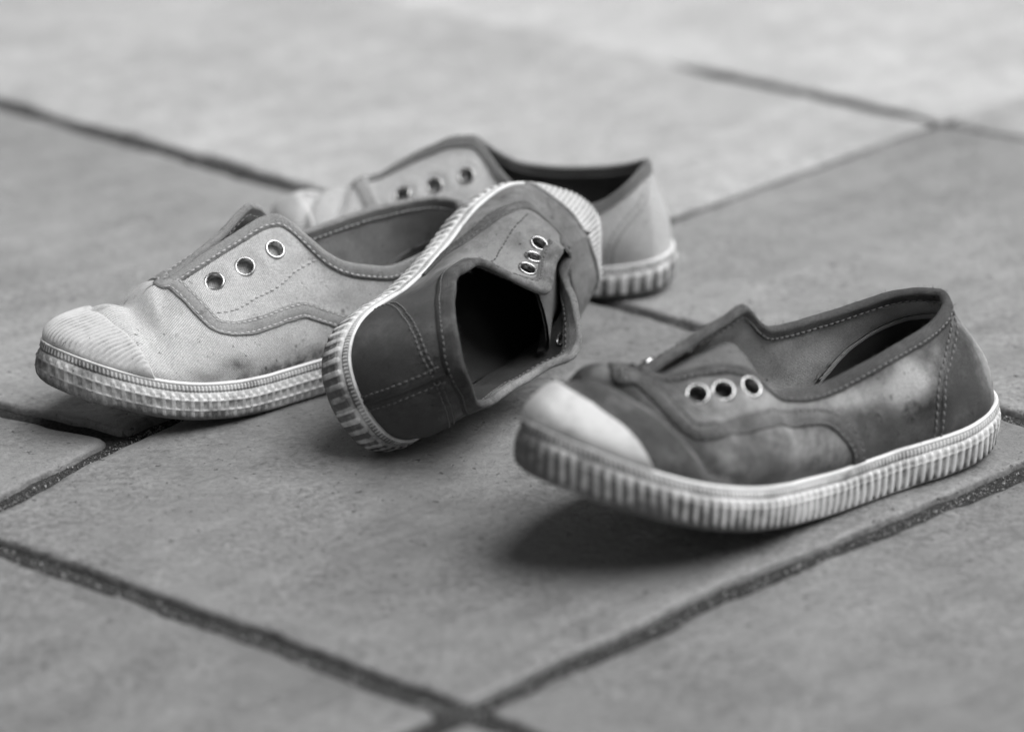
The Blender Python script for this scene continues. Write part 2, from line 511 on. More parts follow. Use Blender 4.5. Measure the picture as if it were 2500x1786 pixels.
    def stitches(q, off=0., pitch=.27, length=.21, rad=.046, lift=.02, seed=1, inner=False):
        P, Nn, T, B, J = S.frame(q)
        D = np.r_[0, np.cumsum(np.linalg.norm(np.diff(P, axis=0), axis=1))]
        rs = np.random.RandomState(seed)
        for s in np.arange(pitch*.5, D[-1], pitch):
            s += rs.randn()*.012
            i = int(np.clip(np.searchsorted(D, s), 1, len(q)-1)); t = (s-D[i-1])/(D[i]-D[i-1]+1e-9)
            qq = q[i-1]*(1-t)+q[i]*t+J[i]*(off+rs.randn()*.008)
            if not (0 <= qq[1] <= 1): continue
            c = S.ev(qq[0], qq[1]); nn = S.ev(qq[0], qq[1], 'N')*(-1 if inner else 1)
            t3 = unit(T[i]-nn*np.dot(T[i], nn)+B[i]*rs.randn()*.05); b3 = np.cross(nn, t3)
            b0 = len(SV)
            for a, rd in ring:
                for k in range(6):
                    an = k*math.pi/3
                    SV.append(c+nn*(lift-.02*a*a)+t3*a*length*.5+(b3*math.cos(an)+nn*math.sin(an)*.8)*rad*rd)
            for m in range(4):
                for k in range(6):
                    SF.append((b0+m*6+k, b0+m*6+(k+1) % 6, b0+m*6+6+(k+1) % 6, b0+m*6+6+k))
            SF.append(tuple(b0+k for k in range(5, -1, -1))); SF.append(tuple(b0+24+k for k in range(6)))
    bw_ = sp.get('band_width', .33)
    for side, q in enumerate((qL, qR)):
        strip("trim_band", q, bw_, .075, mats['trim'], seed=side)
        for o in (-bw_*.66, bw_*.66): stitches(q, o, lift=.055, seed=10+side)
    # a short bar of the same tape closes the throat across the ridge
    cl = S.path([tuple(qL[0]), (qL[0][0]+.001, 1.0)], step=.02, smooth=False)[0]; cr = S.path([(qR[0][0]-.001, 1.0), tuple(qR[0])], step=.02, smooth=False)[0]
    ql = np.concatenate([qL[:5][::-1], cl[1:]]); qr = np.concatenate([cr[:-1], qR[:5]])
    Pb = np.concatenate([S.ev(ql[:, 0], ql[:, 1]), S.ev(qr[:, 0], qr[:, 1])[1:]]); Nb = np.concatenate([S.ev(ql[:, 0], ql[:, 1], 'N'), S.ev(qr[:, 0], qr[:, 1], 'N')[1:]])
    for _ in range(3):
        Pb[1:-1] = .5*Pb[1:-1]+.25*(Pb[2:]+Pb[:-2]); Nb[1:-1] = unit(.5*Nb[1:-1]+.25*(Nb[2:]+Nb[:-2]))
    Tb = unit(np.gradient(Pb, axis=0)); Bb = unit(np.cross(Nb, Tb)); Nb = np.cross(Tb, Bb)
    VB = np.stack([Pb+Bb*o*bw_+Nb*h for o, h in ((-1, -.06), (-.95, .065), (-.66, .06), (-.4, .085), (0, .085), (.4, .085), (.66, .06), (.95, .065), (1, -.06))], 1)
    nbp = len(Pb); wq, dq = sp['tone'](VB, np.ones(VB.shape[:2]), np.ones(VB.shape[:2]))
    mesh_obj("trim_band", S.out(VB).reshape(-1, 3), grid_faces(nbp, 9), mats['trim'], parent, np.stack([np.broadcast_to(np.arange(nbp)[:, None]*.15, (nbp, 9)), np.broadcast_to(np.linspace(0, .7, 9)[None], (nbp, 9))], -1).reshape(-1, 2), dict(wear_light=wq.ravel(), dirt=np.clip(dq.ravel()+np.tile(np.array([.7, .5, .5, 0, 0, 0, .5, .5, .7])*.6, nbp), 0, 1)))  # darker edges; shadow painted in the stitch grooves
    for i, row in enumerate(sp.get('rows', [])):
        q, _ = S.path(row); stitches(q, 0, lift=.015, seed=20+i)
    # heel reinforcement: raised patch with two rows of stitches
    arch = sp['arch']
    qa, _ = S.path(arch+[(-r, v) for r, v in arch[:-1]][::-1] if sp.get('arch_closed') else arch)
    qm, _ = S.path(mirror(arch)[::-1])
    if not sp.get('arch_closed'): loops = [qa, qm]
    else: loops = [qa]
    ra = max(p[0] for p in arch)
    rs_ = np.concatenate([np.linspace(-ra, ra, 121)])
    ar = np.array(arch)
    def vtop(r):
        r = np.abs(r)
        best = np.zeros_like(r)
        qq = qa if not sp.get('arch_closed') else S.path(arch)[0]
        for i, x in enumerate(r):
            d = qq[:, 0]-x
            k = np.where(d[:-1]*d[1:] <= 0)[0]
            best[i] = qq[k, 1].max() if len(k) else 0
        return best
    vt = vtop(rs_)
    nv = 24
    RR = np.broadcast_to(rs_[:, None], (121, nv)); VV = vt[:, None]*np.linspace(0, 1, nv)[None, :]
    hp = .05*np.minimum(1, (1-np.linspace(0, 1, nv)[None, :])*vt[:, None]/.015)*np.minimum(1, (ra-np.abs(rs_))[:, None]/.004+.0)-.01
    PP = S.ev(RR, VV)+S.ev(RR, VV, 'N')*hp[..., None]
    wq, dq = sp['tone'](PP, np.mod(RR, 2), VV)
    mesh_obj("heel_patch", S.out(PP).reshape(-1, 3), grid_faces(121, nv), mats['patch'], parent, np.stack([RR*25, VV*7], -1).reshape(-1, 2), dict(wear_light=wq.ravel(), dirt=dq.ravel()))
    for i, q in enumerate(loops):
        for o in (-.14, .16) if not sp.get('arch_closed') else (-.10, .13): stitches(q, o, lift=.05 if o < 0 else .03, seed=30+i)
    if sp.get('seam'):
        q, _ = S.path([(0.0, .0), (0.0, .45), (0.0, .86)], smooth=False)
        strip("heel_seam", q, .10, .05, mats['trim'], lift=.045, seed=5)
        for o in (-.32, .32): stitches(q, o, lift=.06, seed=35, pitch=.3)
    # ---- binding folded over the collar edge
    qb = np.stack([S.r, np.full(N, .999)], 1)
    r0, r1 = sp['binding']                  # runs from r0 (left throat) back round the heel to r1
    keep = (S.r <= r0) | (S.r >= r1)
    k0 = int(np.where(~keep)[0][-1])+1
    order = np.arange(k0, k0+keep.sum()) % N
    Pc = S.P[order, -1]; Nc = S.Nn[order, -1]
    D = unit(S.P[order, -6]-Pc)
    Tc = unit(np.gradient(Pc, axis=0)); D = unit(D-Tc*(D*Tc).sum(1, keepdims=True))
    Nc = unit(Nc-Tc*(Nc*Tc).sum(1, keepdims=True)); Nc = unit(Nc-D*(Nc*D).sum(1, keepdims=True))
    Lv = np.linalg.norm(np.diff(S.P[order], axis=1), axis=2)
    Lc = np.cumsum(Lv[:, ::-1], axis=1)                       # length down from the edge
    def below(d):
        f = np.array([np.interp(d, np.r_[0, Lc[i]], np.arange(M)) for i in range(len(order))])/(M-1)
        return S.ev(S.r[order], 1-f), S.ev(S.r[order], 1-f, 'N')
    bwd = sp.get('binding_width', .52)
    prof = [(bwd, -.01), (bwd*.97, .05), (bwd*.80, .05), (bwd*.5, .075), (.12, .085), (.02, .075)]
    rows, us = [], []
    acc = 0
    for d, h in prof:
        p, nn = below(d); rows.append(p+nn*h)
    for a in (30, 65, 100, 135, 165):
        an = math.radians(a); rows.append(Pc-Nc*.1+Nc*.175*math.cos(an)-D*.12*math.sin(an))
    for d, h in ((.05, .27), (.3, .26), (bwd*.9, .26), (bwd, .19)):
        p, nn = below(d); rows.append(p-nn*h)
    V = np.stack(rows, 1)
    jit = NZ(V*np.array([2.2, 2.2, 2.2])+11)*.018+NZ(V*6.)*.010
    V = V+S.Nn[order, -1][:, None]*jit[..., None]
    nb = V.shape[1]
    U = np.stack([np.broadcast_to(np.arange(len(order))[:, None]*.09, V.shape[:2]), np.broadcast_to(np.linspace(0, 1.3, nb)[None], V.shape[:2])], -1).reshape(-1, 2)
    wq, dq = sp['tone'](V, np.broadcast_to(S.r[order][:, None], V.shape[:2]), np.ones(V.shape[:2]))
    edge = np.array([.7, .45, .5, .05, .0, .0]+[0]*5+[.1, .1, .3, .4])  # darker tape edges; stitch row darkened as painted shadow
    mesh_obj("collar_binding", S.out(V).reshape(-1, 3), grid_faces(len(order), nb), mats['binding'], parent, U, dict(wear_light=wq.ravel()*.7, dirt=np.clip(dq.ravel()*.7+np.tile(edge, len(order)), 0, 1)))
    # frayed cotton along the folded edge and loose lint on the tape
    rs = np.random.RandomState(77); FV, FF = [], []
    nfib = sp.get('fray', 500)
    for _ in range(nfib):
        i = rs.randint(2, len(order)-2); j = rs.randint(2, 12)
        p = V[i, j]; up_ = unit(S.Nn[order[i], -1]*(1 if j < 8 else -1)*.8-D[i]*.6+rs.randn(3)*.7)
        L_ = .05+.16*rs.rand()**2; w_ = unit(np.cross(up_, rs.randn(3)))*.0055
        m_ = p+up_*L_*.55+rs.randn(3)*.02; e_ = p+up_*L_+rs.randn(3)*.05; v2 = np.cross(unit(up_), w_)
        b0 = len(FV)
        FV += [p+w_, p-w_, p+v2, m_+w_*.8, m_-w_*.8, m_+v2*.8, e_]
        FF += [(b0, b0+1, b0+4, b0+3), (b0+1, b0+2, b0+5, b0+4), (b0+2, b0, b0+3, b0+5), (b0+3, b0+4, b0+6), (b0+4, b0+5, b0+6), (b0+5, b0+3, b0+6)]
    if FV: mesh_obj("frayed_fibres", S.out(np.array(FV)), FF, mats['thread'], parent, kind="stuff")
    f = np.array([np.interp(bwd*.72, np.r_[0, Lc[i]], np.arange(M)) for i in range(len(order))])/(M-1)
    qs = np.stack([S.r[order], 1-f], 1)
    qs[:, 0] = np.where(qs[:, 0] > r0+1e-6, qs[:, 0]-2, qs[:, 0])
    stitches(qs, 0, lift=.06, seed=41)
    stitches(qs, 0, lift=.29, seed=42, inner=True)
    if SV: mesh_obj("stitching", S.out(np.array(SV)), SF, mats['thread'], parent, kind="stuff")
    # ---- eyelets
    prof = [(.44, -.01), (.436, .045), (.40, .08), (.36, .082), (.325, .05), (.305, -.02), (.285, -.2), (.30, -.24), (.335, -.25)]
    seg = 32
    a = np.linspace(0, 2*math.pi, seg, endpoint=False)
    EV = np.stack([np.stack([r*np.cos(a), r*np.sin(a), np.full(seg, h)], -1) for r, h in prof], 1)*.01*S.scale*sp.get('eye_size', 1)
    first = None
    for e, c in zip(eyes, EC):
        n3 = S.ev(e[0], e[1], 'N'); t3 = unit(S.ev(e[0]+.02, e[1])-S.ev(e[0]-.02, e[1])); t3 = unit(t3-n3*np.dot(t3, n3)); b3 = np.cross(n3, t3)
        n3 = unit(n3+t3*.07*math.sin(e[0]*91)+b3*.07*math.cos(e[0]*57)); t3 = unit(t3-n3*np.dot(t3, n3)); b3 = np.cross(n3, t3)
        c2 = S.out((c+n3*.02)[None])[0]
        if first is None:
            first = mesh_obj("eyelet", EV.reshape(-1, 3), grid_faces(seg, len(prof), True), mats['metal'], parent); o = first
        else:
            o = first.copy(); COL.objects.link(o)
        o.parent = parent
        o.matrix_local = Matrix(((t3[0], b3[0], n3[0], c2[0]), (t3[1], b3[1], n3[1], c2[1]), (t3[2], b3[2], n3[2], c2[2]), (0, 0, 0, 1)))
    # ---- tongue bridging below both facings
    xs = np.linspace(*sp['tongue'], 40)
    Cx = S.P[:, -1, 0]
    half = N//2
    il = np.arange(int(.30*half), int(.88*half)); ir = N-il
    def rowfor(x, idx):
        k = idx[np.argmin(np.abs(Cx[idx % N]-x))]; return k % N
    rows = []
    for x in xs:
        a_, b_ = rowfor(x, il), rowfor(x, ir)
        pl = [S.P[a_, int(v*(M-1))]-S.Nn[a_, int(v*(M-1))]*.36 for v in np.linspace(.5, 1, 8)]
        pr = [S.P[b_, int(v*(M-1))]-S.Nn[b_, int(v*(M-1))]*.36 for v in np.linspace(sp.get('tongue_right', 1.), .5, 8)]
        rows.append(np.array(pl+pr))
    TG = np.array(rows)
    dn = sp.get('tongue_drop', .0)
    TG[:, :, 2] -= dn
    for _ in range(5):
        TG[:, 1:-1] = .5*TG[:, 1:-1]+.25*(TG[:, 2:]+TG[:, :-2])
        TG[1:-1] = .5*TG[1:-1]+.25*(TG[2:]+TG[:-2])
    n1, m1 = TG.shape[:2]
    gn = unit(np.cross(np.gradient(TG, axis=0), np.gradient(TG, axis=1)))
    gn = gn*np.sign((gn[..., 2:3]).mean())
    V = np.concatenate([TG, (TG-gn*.16)[:, ::-1]], 1)
    m2 = 2*m1
    i = np.arange(n1-1)[:, None]; j = np.arange(m2)[None]; j1 = (j+1) % m2
    f = np.stack([i*m2+j, (i+1)*m2+j, (i+1)*m2+j1, i*m2+j1], -1).reshape(-1, 4).tolist()
    f += [[(n1-1)*m2+a, (n1-1)*m2+a+1, (n1-1)*m2+m2-2-a, (n1-1)*m2+m2-1-a] for a in range(m1-1)]
    z = np.zeros(n1*m2)
    U = np.stack([np.broadcast_to(xs[:, None], (n1, m2)), np.broadcast_to(np.linspace(0, 8, m2)[None], (n1, m2))], -1).reshape(-1, 2)
    mesh_obj("tongue", S.out(V).reshape(-1, 3), f, mats['tongue'], parent, U, dict(wear_light=z+.2, dirt=z+.1))
    # ---- sole: moulded foxing band, outsole, insole
    NS = 1500
    rS = np.linspace(0, 2, NS, endpoint=False)
    O = S.outline(rS); tan = unit(S.outline(rS+.002)-S.outline(rS-.002)); no = np.stack([-tan[:, 1], tan[:, 0]], 1)
    s = np.r_[0, np.cumsum(np.linalg.norm(np.diff(O, axis=0), axis=1))]; per = s[-1]+np.linalg.norm(O[0]-O[-1])
    hf = foxing_height(O[:, 0])
    w = np.r_[0, .02, .05, np.linspace(.08, .74, 26), np.linspace(.755, .95, 10), .975, 1.0]
    Wg = np.broadcast_to(w[None], (NS, len(w))); sg = np.broadcast_to(s[:, None], Wg.shape)
    st = sp['sole_style']
    nb_ = round(per/st['pitch']); ns_ = round(per/.165)
    ph = np.cos(2*math.pi*sg/per*nb_)
    bar = sst(-.25, .35, ph)
    worn = sp['sole_worn'](O)[:, None]
    top = st['top']
    win = sst(.05, .12, Wg)*(1-sst(top-.05, top+.02, Wg+.06*(1-sst(-.2, .9, ph))))
    rel = st.get('bar_h', .075)*bar*win*(1-.6*worn)*(1+.35*NZ(np.stack([sg*1.1, Wg*1.5, sg*0+7], -1)))
    for c in st['ledges']:
        rel = rel+st['ledge_h']*(1-bar*.8)*np.exp(-((Wg-c)/.022)**2)*sst(.05, .12, Wg)*(1-.5*worn)
    serr = .5+.5*np.cos(2*math.pi*sg/per*ns_)
    rel = rel+.05*serr*sst(.77, .80, Wg)*(1-sst(.90, .93, Wg))*(1-.5*worn)
    rel = rel-.045*np.exp(-((Wg-.765)/.018)**2)*(1-.5*worn)
    rel = rel+.045*sst(.92, .95, Wg)
    bulge = -.14*(1-sst(0, .06, Wg))+.10*np.sin(math.pi*np.clip(Wg, 0, 1))-.10*sst(.97, 1.0, Wg)
    jit = NZ(np.stack([sg*1.4, Wg*3, sg*0+2], -1))*.02
    off = bulge+rel+jit-.22*sst(.15, 1, Wg)*sst(16, 19.5, O[:, :1])
    P = np.concatenate([O[:, None]+no[:, None]*off[..., None], (Wg*hf[:, None])[..., None]], -1)
    inn = np.concatenate([O+no*(-.13-.22*sst(16, 19.5, O[:, :1])), (hf-.10)[:, None]], 1)[:, None]
    P = np.concatenate([P, inn], 1)
    gap = (1-bar)*win*st.get('gap', .9)+.8*(1-serr)*sst(.77, .80, Wg)*(1-sst(.90, .93, Wg))
    dq = np.clip(st.get('dirt0', .2)*(1-.4*sst(.9, .95, Wg))+.5*gap+.6*(1-sst(.0, .25, Wg)*(1-.6*worn))+worn*.15*np.clip(1-Wg, 0, 1)+.35*np.exp(-((Wg-.765)/.02)**2), 0, 1)*st.get('dirt', 1)
    dq = np.clip(dq+.38*NZ(np.stack([sg*.32, Wg*1.2, sg*0+4], -1))+.22*NZ(np.stack([sg*1.3, Wg*4, sg*0+9], -1)), 0, 1)
    dq = np.concatenate([dq, np.full((NS, 1), .5)], 1)
    mesh_obj("foxing_band", S.out(P).reshape(-1, 3), grid_faces(NS, P.shape[1], True), mats['rubber'], parent, None, dict(dirt=dq.ravel()))
    ro = np.linspace(0, 2, 240, endpoint=False); Oo = S.outline(ro); to = unit(S.outline(ro+.004)-S.outline(ro-.004)); no2 = np.stack([-to[:, 1], to[:, 0]], 1)
    def plate(nm, inset, zz, mat, flip, cup=0, thick=0):
        R0 = Oo-no2*inset
        xc = np.clip(R0[:, 0], 2.0, 17.6)
        rowsP = []
        for t in (0, .06, .3, .65, 1.0):
            q = R0*(1-t)+np.stack([xc, np.zeros(len(xc))], 1)*t
            rowsP.append(np.c_[q, zz+cup*(1-sst(0, .3, np.full(len(q), t)))])
        V = np.stack(rowsP, 1); f = grid_faces(240, 5, True)
        if flip: f = f[:, ::-1]
        z = np.zeros(240*5)
        return mesh_obj(nm, S.out(V).reshape(-1, 3), f, mat, parent, np.stack([V[..., 0], V[..., 1]], -1).reshape(-1, 2), dict(dirt=z+.5, wear_light=z))
    plate("outsole", .14, 0.0, mats['outsole'], False)
    plate("insole", .20, 1.15, mats['insole'], True, cup=.35)
    # ---- toe cap: thicker rubber dome with fine ribs
    cap = np.array(sp['cap'])
    ca = np.vstack([cap, np.array(mirror(cap.tolist()))[::-1]])
    rc = np.linspace(cap[0][0], 2-cap[0][0], 420)
    vm = np.interp(rc, ca[:, 0], ca[:, 1])
    kk = np.hanning(23); kk /= kk.sum(); vm = np.convolve(np.pad(vm, 11, mode='edge'), kk, 'valid'); vm[0] = vm[-1] = .0
    nt = 60
    tt = np.linspace(0, 1, nt)
    RR = np.broadcast_to(rc[:, None], (420, nt)); VV = vm[:, None]*tt[None]
    base = S.ev(RR, VV); nn = S.ev(RR, VV, 'N')
    # smooth the cap over the creases of the canvas below
    for _ in range(12):
        base[1:-1, 1:-1] = .4*base[1:-1, 1:-1]+.15*(base[2:, 1:-1]+base[:-2, 1:-1]+base[1:-1, 2:]+base[1:-1, :-2])
    el = np.linalg.norm(np.diff(base, axis=1), axis=2); dd = np.concatenate([np.cumsum(el[:, ::-1], 1)[:, ::-1], np.zeros((420, 1))], 1)+1.5*sst(.93, .99, vm)[:, None]   # distance to the rear edge
    hcap = .10*(1-np.exp(-dd/.08))+.02
    amp = sp.get('cap_rib', .030)
    rib = amp*np.cos(2*math.pi*(base[..., 1]+.10*base[..., 0]*0)/sp.get('rib_pitch', .155))*sst(.10, .5, dd)*sst(0.04, .25, VV)*np.clip(np.abs(nn[..., 2])*1.6+.25, 0, 1)
    rim = .012*np.exp(-((dd-.16)/.09)**2)
    hcap = hcap+rib+rim
    hcap[:, -1] = -.03+(hcap[:, -1]+.03)*sst(.93, .985, vm)
    PC = base+nn*hcap[..., None]
    wv_ = np.clip(.13+sp.get('cap_dirt', 0)+.22*NZ(base*.55+3)+.12*NZ(base*1.6)+.35*np.exp(-dd/.08)+.25*(1-sst(0, .15, VV))-.32*rib/max(amp, 1e-3), 0, 1)  # rib shading painted in: grooves darker, crests paler
    mesh_obj("toe_cap", S.out(PC).reshape(-1, 3), grid_faces(420, nt), mats['cap'], parent, None, dict(dirt=wv_.ravel()))
    # ---- arch-shaped heel counter inside the lining
    hc = sp.get('counter')
    if hc:
        rs2 = np.linspace(-hc[0], hc[0], 90)
        vt2 = hc[1]*np.clip(1-(np.abs(rs2)/hc[0])**2.2, 0, 1)**.6
        RR = np.broadcast_to(rs2[:, None], (90, 20)); VV = vt2[:, None]*np.linspace(0, 1, 20)[None]
        h2 = .2+.12*np.minimum(1, (1-np.linspace(0, 1, 20))/.06)
        PP = S.ev(RR, VV)-S.ev(RR, VV, 'N')*h2[None, :, None]
        z = np.zeros(90*20)
        q, _ = S.path([(r, v) for r, v in zip(rs2[2:-2:5], vt2[2:-2:5])] )
        strip("counter_edge", q, .13, .06, mats['lining'], lift=.30, inner=True, seed=9)
        mesh_obj("heel_counter", S.out(PP).reshape(-1, 3), grid_faces(90, 20)[:, ::-1], mats['counter'], parent, np.stack([RR*25, VV*7], -1).reshape(-1, 2), dict(wear_light=z, dirt=z))
    return S
NZ = vnoise(7)
def soft(P, s, amp, seed):
    return amp*NZ(P*s+seed*3.7)
def ridge(P, x0, slope, w, amp, y0=-9, y1=9, curve=0):
    d = (P[..., 0]-(x0+slope*P[..., 1]+curve*P[..., 1]**2))/w
    return amp*np.exp(-d*d)*sst(y0, y0+.8, P[..., 1])*(1-sst(y1-.8, y1, P[..., 1]))
def edgefade(v, P, keep=.75):
    return sst(0, .16, v)*(1-keep*sst(.84, 1, v)*(1-sst(14.3, 15.6, P[..., 0])))
def wr_front_left(P, r, v):
    front = sst(11, 14, P[..., 0])*(1-sst(17.6, 18.6, P[..., 0]))
    d = ridge(P, 16.25, .10, .42, -.27, -3, 3.6)+ridge(P, 15.3, .22, .35, .10, -3, 3.0)+ridge(P, 17.3, .02, .35, .05)
    d = d+ridge(P, 14.9, .42, .35, -.10, .2, 4)+front*soft(P*np.array([1.3, .8, 1]), .8, .10, 1)
    d = d+soft(P, .35, .12, 2)+soft(P, .9, .05, 3)+soft(P, 2.0, .018, 31)
    return d*edgefade(v, P)
def wr_back(P, r, v):
    d = ridge(P, 17.9, .05, .35, -.16, -3, 3.6)+ridge(P, 16.2, .1, .35, -.12, -3, 3.6)+soft(P, .4, .10, 4)+soft(P, .9, .04, 5)
    return d*edgefade(v, P)
def wr_side(P, r, v):
    d = soft(P, .33, .24, 6)+soft(P, .8, .13, 7)+soft(P, 1.8, .03, 32)
    d = d-.45*np.exp(-((P[..., 0]-15.6)/1.1)**2)*np.exp(-((P[..., 1]-.3)/2.6)**2)
    return d*edgefade(v, P, .45)
def wr_front_right(P, r, v):
    d = ridge(P, 16.7, -.42, .50, -.62, -2.5, 4.6)+ridge(P, 15.75, -.45, .40, .26, -2.5, 3.4)+ridge(P, 17.8, -.25, .45, .12, -2.5, 3.2)
    d = d+.20*np.exp(-((P[..., 0]-13)/2.2)**2)*np.exp(-((v-.28)/.2)**2)*(P[..., 1] > 0)
    d = d+soft(P, .38, .14, 8)+soft(P, .9, .07, 9)+soft(P, 1.9, .02, 33)
    return d*edgefade(v, P)

SPEC = {}
# (outline x, collar x, y, z, front blend)
SPEC['S1'] = dict(scale=.949, bend=(1.967, 10.49, .2), wrinkle=wr_front_left,
  left=[(0,.55,0,6.0,0),(1.1,1.0,1.2,5.85,0),(2.4,2.2,1.9,5.3,0),(4,4.0,2.05,4.75,0),(5.3,5.2,2.15,4.62,0),(6.4,6.3,2.2,4.85,0),(7.6,7.5,2.1,5.25,.05),(8.3,8.2,1.75,5.7,.15),(9.0,8.75,1.15,6.35,.3),(9.6,9.3,.55,7.0,.45),(10.0,9.65,.3,7.22,.5),(10.6,10.2,.25,7.2,.55),(11.6,11.2,.25,6.85,.6),(12.9,12.5,.22,6.25,.7),(13.9,13.5,.18,5.65,.8),(14.9,14.5,.1,5.0,.9),(15.6,15.4,.03,4.5,1),(16.6,16.1,0,3.98,1),(17.6,16.8,0,3.75,1),(18.7,17.3,0,3.58,1),(20,17.5,0,3.45,1)],
  right=[(0,.55,0,6.0,0),(1.1,1.0,-1.0,6.0,0),(2.4,2.2,-1.75,5.9,0),(4,3.9,-2.0,5.8,0),(6,5.9,-2.1,5.55,0),(7.6,7.5,-2.1,5.4,.05),(8.6,8.6,-1.7,5.9,.15),(9.4,9.4,-1.1,6.7,.3),(10.1,10.1,-.5,7.5,.45),(10.6,10.6,-.3,7.72,.5),(11.3,11.1,-.25,7.45,.55),(12.0,11.8,-.2,6.9,.6),(13.2,12.9,-.15,6.15,.7),(14.0,13.6,-.12,5.65,.8),(14.9,14.5,-.1,5.0,.9),(15.6,15.4,-.03,4.5,1),(16.6,16.1,0,3.98,1),(17.6,16.8,0,3.75,1),(18.7,17.3,0,3.58,1),(20,17.5,0,3.45,1)])
SPEC['S2'] = dict(scale=.883, bend=(1.12, 10.5, .25), wrinkle=wr_back,
  left=[(0,1.3,0,6.05,0),(1.1,1.5,1.1,5.95,0),(2.4,2.3,1.9,5.3,0),(3.8,3.7,2.15,4.5,0),(5.4,5.3,2.2,4.35,0),(7,7.0,2.1,4.8,0),(8,8.0,1.6,5.45,.1),(8.9,8.8,1.0,6.1,.3),(9.5,9.4,.5,6.75,.45),(10,9.9,.3,7.15,.5),(10.8,10.7,.25,7.1,.55),(12.2,12.1,.22,6.5,.65),(14,13.8,.15,5.4,.8),(15.0,14.8,.06,4.65,1),(15.8,15.6,0,4.35,1),(16.8,16.5,0,3.8,1),(18,17.3,0,3.5,1),(19,17.7,0,3.25,1),(20,17.9,0,3.15,1)],
  right=[(0,1.3,0,6.05,0),(1.1,1.5,-1.1,5.85,0),(2.4,2.3,-1.75,5.5,0),(4,3.9,-2.1,5.2,0),(6,5.9,-2.15,5.1,0),(7.4,7.3,-2.1,5.2,0),(8.3,8.2,-1.7,5.5,.1),(9.0,8.9,-1.1,6.1,.3),(9.6,9.5,-.55,6.7,.45),(10.1,10,-.3,7.1,.5),(10.8,10.7,-.25,7.05,.55),(12.2,12.1,-.22,6.45,.65),(14,13.8,-.15,5.4,.8),(15.0,14.8,-.06,4.65,1),(15.8,15.6,0,4.35,1),(16.8,16.5,0,3.8,1),(18,17.3,0,3.5,1),(19,17.7,0,3.25,1),(20,17.9,0,3.15,1)])
SPEC['S3'] = dict(scale=.8915, bend=(.5332, 9.9091, .3), wrinkle=wr_side,
  left=[(0,.75,-.1,6.65,0),(1.1,1.25,.9,6.7,0),(2.2,2.0,1.65,6.5,0),(3.6,3.6,2.35,5.9,0),(5.2,5.3,2.7,5.35,0),(6.6,6.6,2.65,5.3,0),(8,7.95,2.1,5.05,.1),(9,8.75,1.3,5.15,.3),(9.6,9.2,.55,5.4,.45),(10.1,9.75,-.25,5.8,.5),(10.8,10.2,-.2,5.78,.55),(11.7,11.2,.12,5.5,.6),(12.6,12.2,.42,5.25,.65),(13.6,13.2,.5,5.0,.8),(14.6,14.1,.3,4.6,.95),(15.6,15.1,.1,4.15,1),(16.6,16.0,0,3.9,1),(17.8,16.8,0,3.7,1),(19,17.3,0,3.5,1),(20,17.5,0,3.4,1)],
  right=[(0,.75,-.1,6.65,0),(1.1,1.4,-1.15,6.15,0),(2.4,2.8,-2.4,5.0,0),(4,4.5,-2.85,4.75,0),(6,6.5,-3.05,4.55,0),(7.5,8.0,-3.2,4.65,0),(8.6,8.9,-3.3,5.1,0),(9.4,9.65,-3.5,5.4,0),(10.2,10.4,-3.15,5.6,.05),(11.0,11.0,-2.45,5.7,.15),(11.9,11.6,-1.7,5.6,.3),(12.9,12.6,-.95,4.95,.5),(13.8,13.5,-.4,4.35,.75),(14.7,14.2,.0,4.3,.95),(15.6,15.1,.05,4.1,1),(16.6,16.0,0,3.9,1),(17.8,16.8,0,3.7,1),(19,17.3,0,3.5,1),(20,17.5,0,3.4,1)])
SPEC['S4'] = dict(scale=1.053, bend=(3.36, 6.93, .24), wrinkle=wr_front_right,
  left=[(0,1.75,0,5.5,0),(1.2,2.1,.7,5.42,0),(2.6,3.2,1.25,5.15,0),(5,5.4,1.75,4.98,0),(7.2,7.5,1.9,4.68,0),(8.8,9.1,1.95,4.38,0),(9.9,10.1,1.9,4.28,.03),(10.7,10.9,1.65,4.25,.1),(11.4,11.5,1.4,4.5,.25),(12,12.05,1.15,4.98,.35),(12.6,12.75,.9,5.0,.4),(13.6,13.7,.45,4.7,.5),(14.7,14.8,.1,4.3,.7),(15.5,15.5,-.15,4.25,.9),(16.2,16.3,-.1,4.35,1),(17,17,-.05,4.1,1),(18,17.5,0,3.75,1),(19,17.9,0,3.6,1),(20,18,0,3.55,1)],
  right=[(0,1.75,0,5.5,0),(1.2,2.1,-.6,5.5,0),(2.4,2.9,-1.4,5.32,0),(4.6,4.9,-1.95,5.05,0),(6.8,7.0,-2.0,5.02,0),(8.2,8.3,-1.85,5.15,.02),(9.1,9.2,-1.6,5.65,.05),(9.8,9.9,-1.2,6.2,.1),(10.3,10.35,-1.0,6.45,.15),(11.2,11.3,-.85,6.15,.2),(12.7,12.8,-.7,5.5,.3),(14.2,14.2,-.6,4.75,.5),(15.1,15.1,-.4,4.3,.75),(15.6,15.6,-.2,4.25,.9),(16.2,16.3,-.1,4.35,1),(17,17,-.05,4.1,1),(18,17.5,0,3.75,1),(19,17.9,0,3.6,1),(20,18,0,3.55,1)])
def blob(P, c, rad, amp=1.):
    d = (P-np.array(c))/np.array(rad)
    return amp*np.exp(-(d*d).sum(-1))
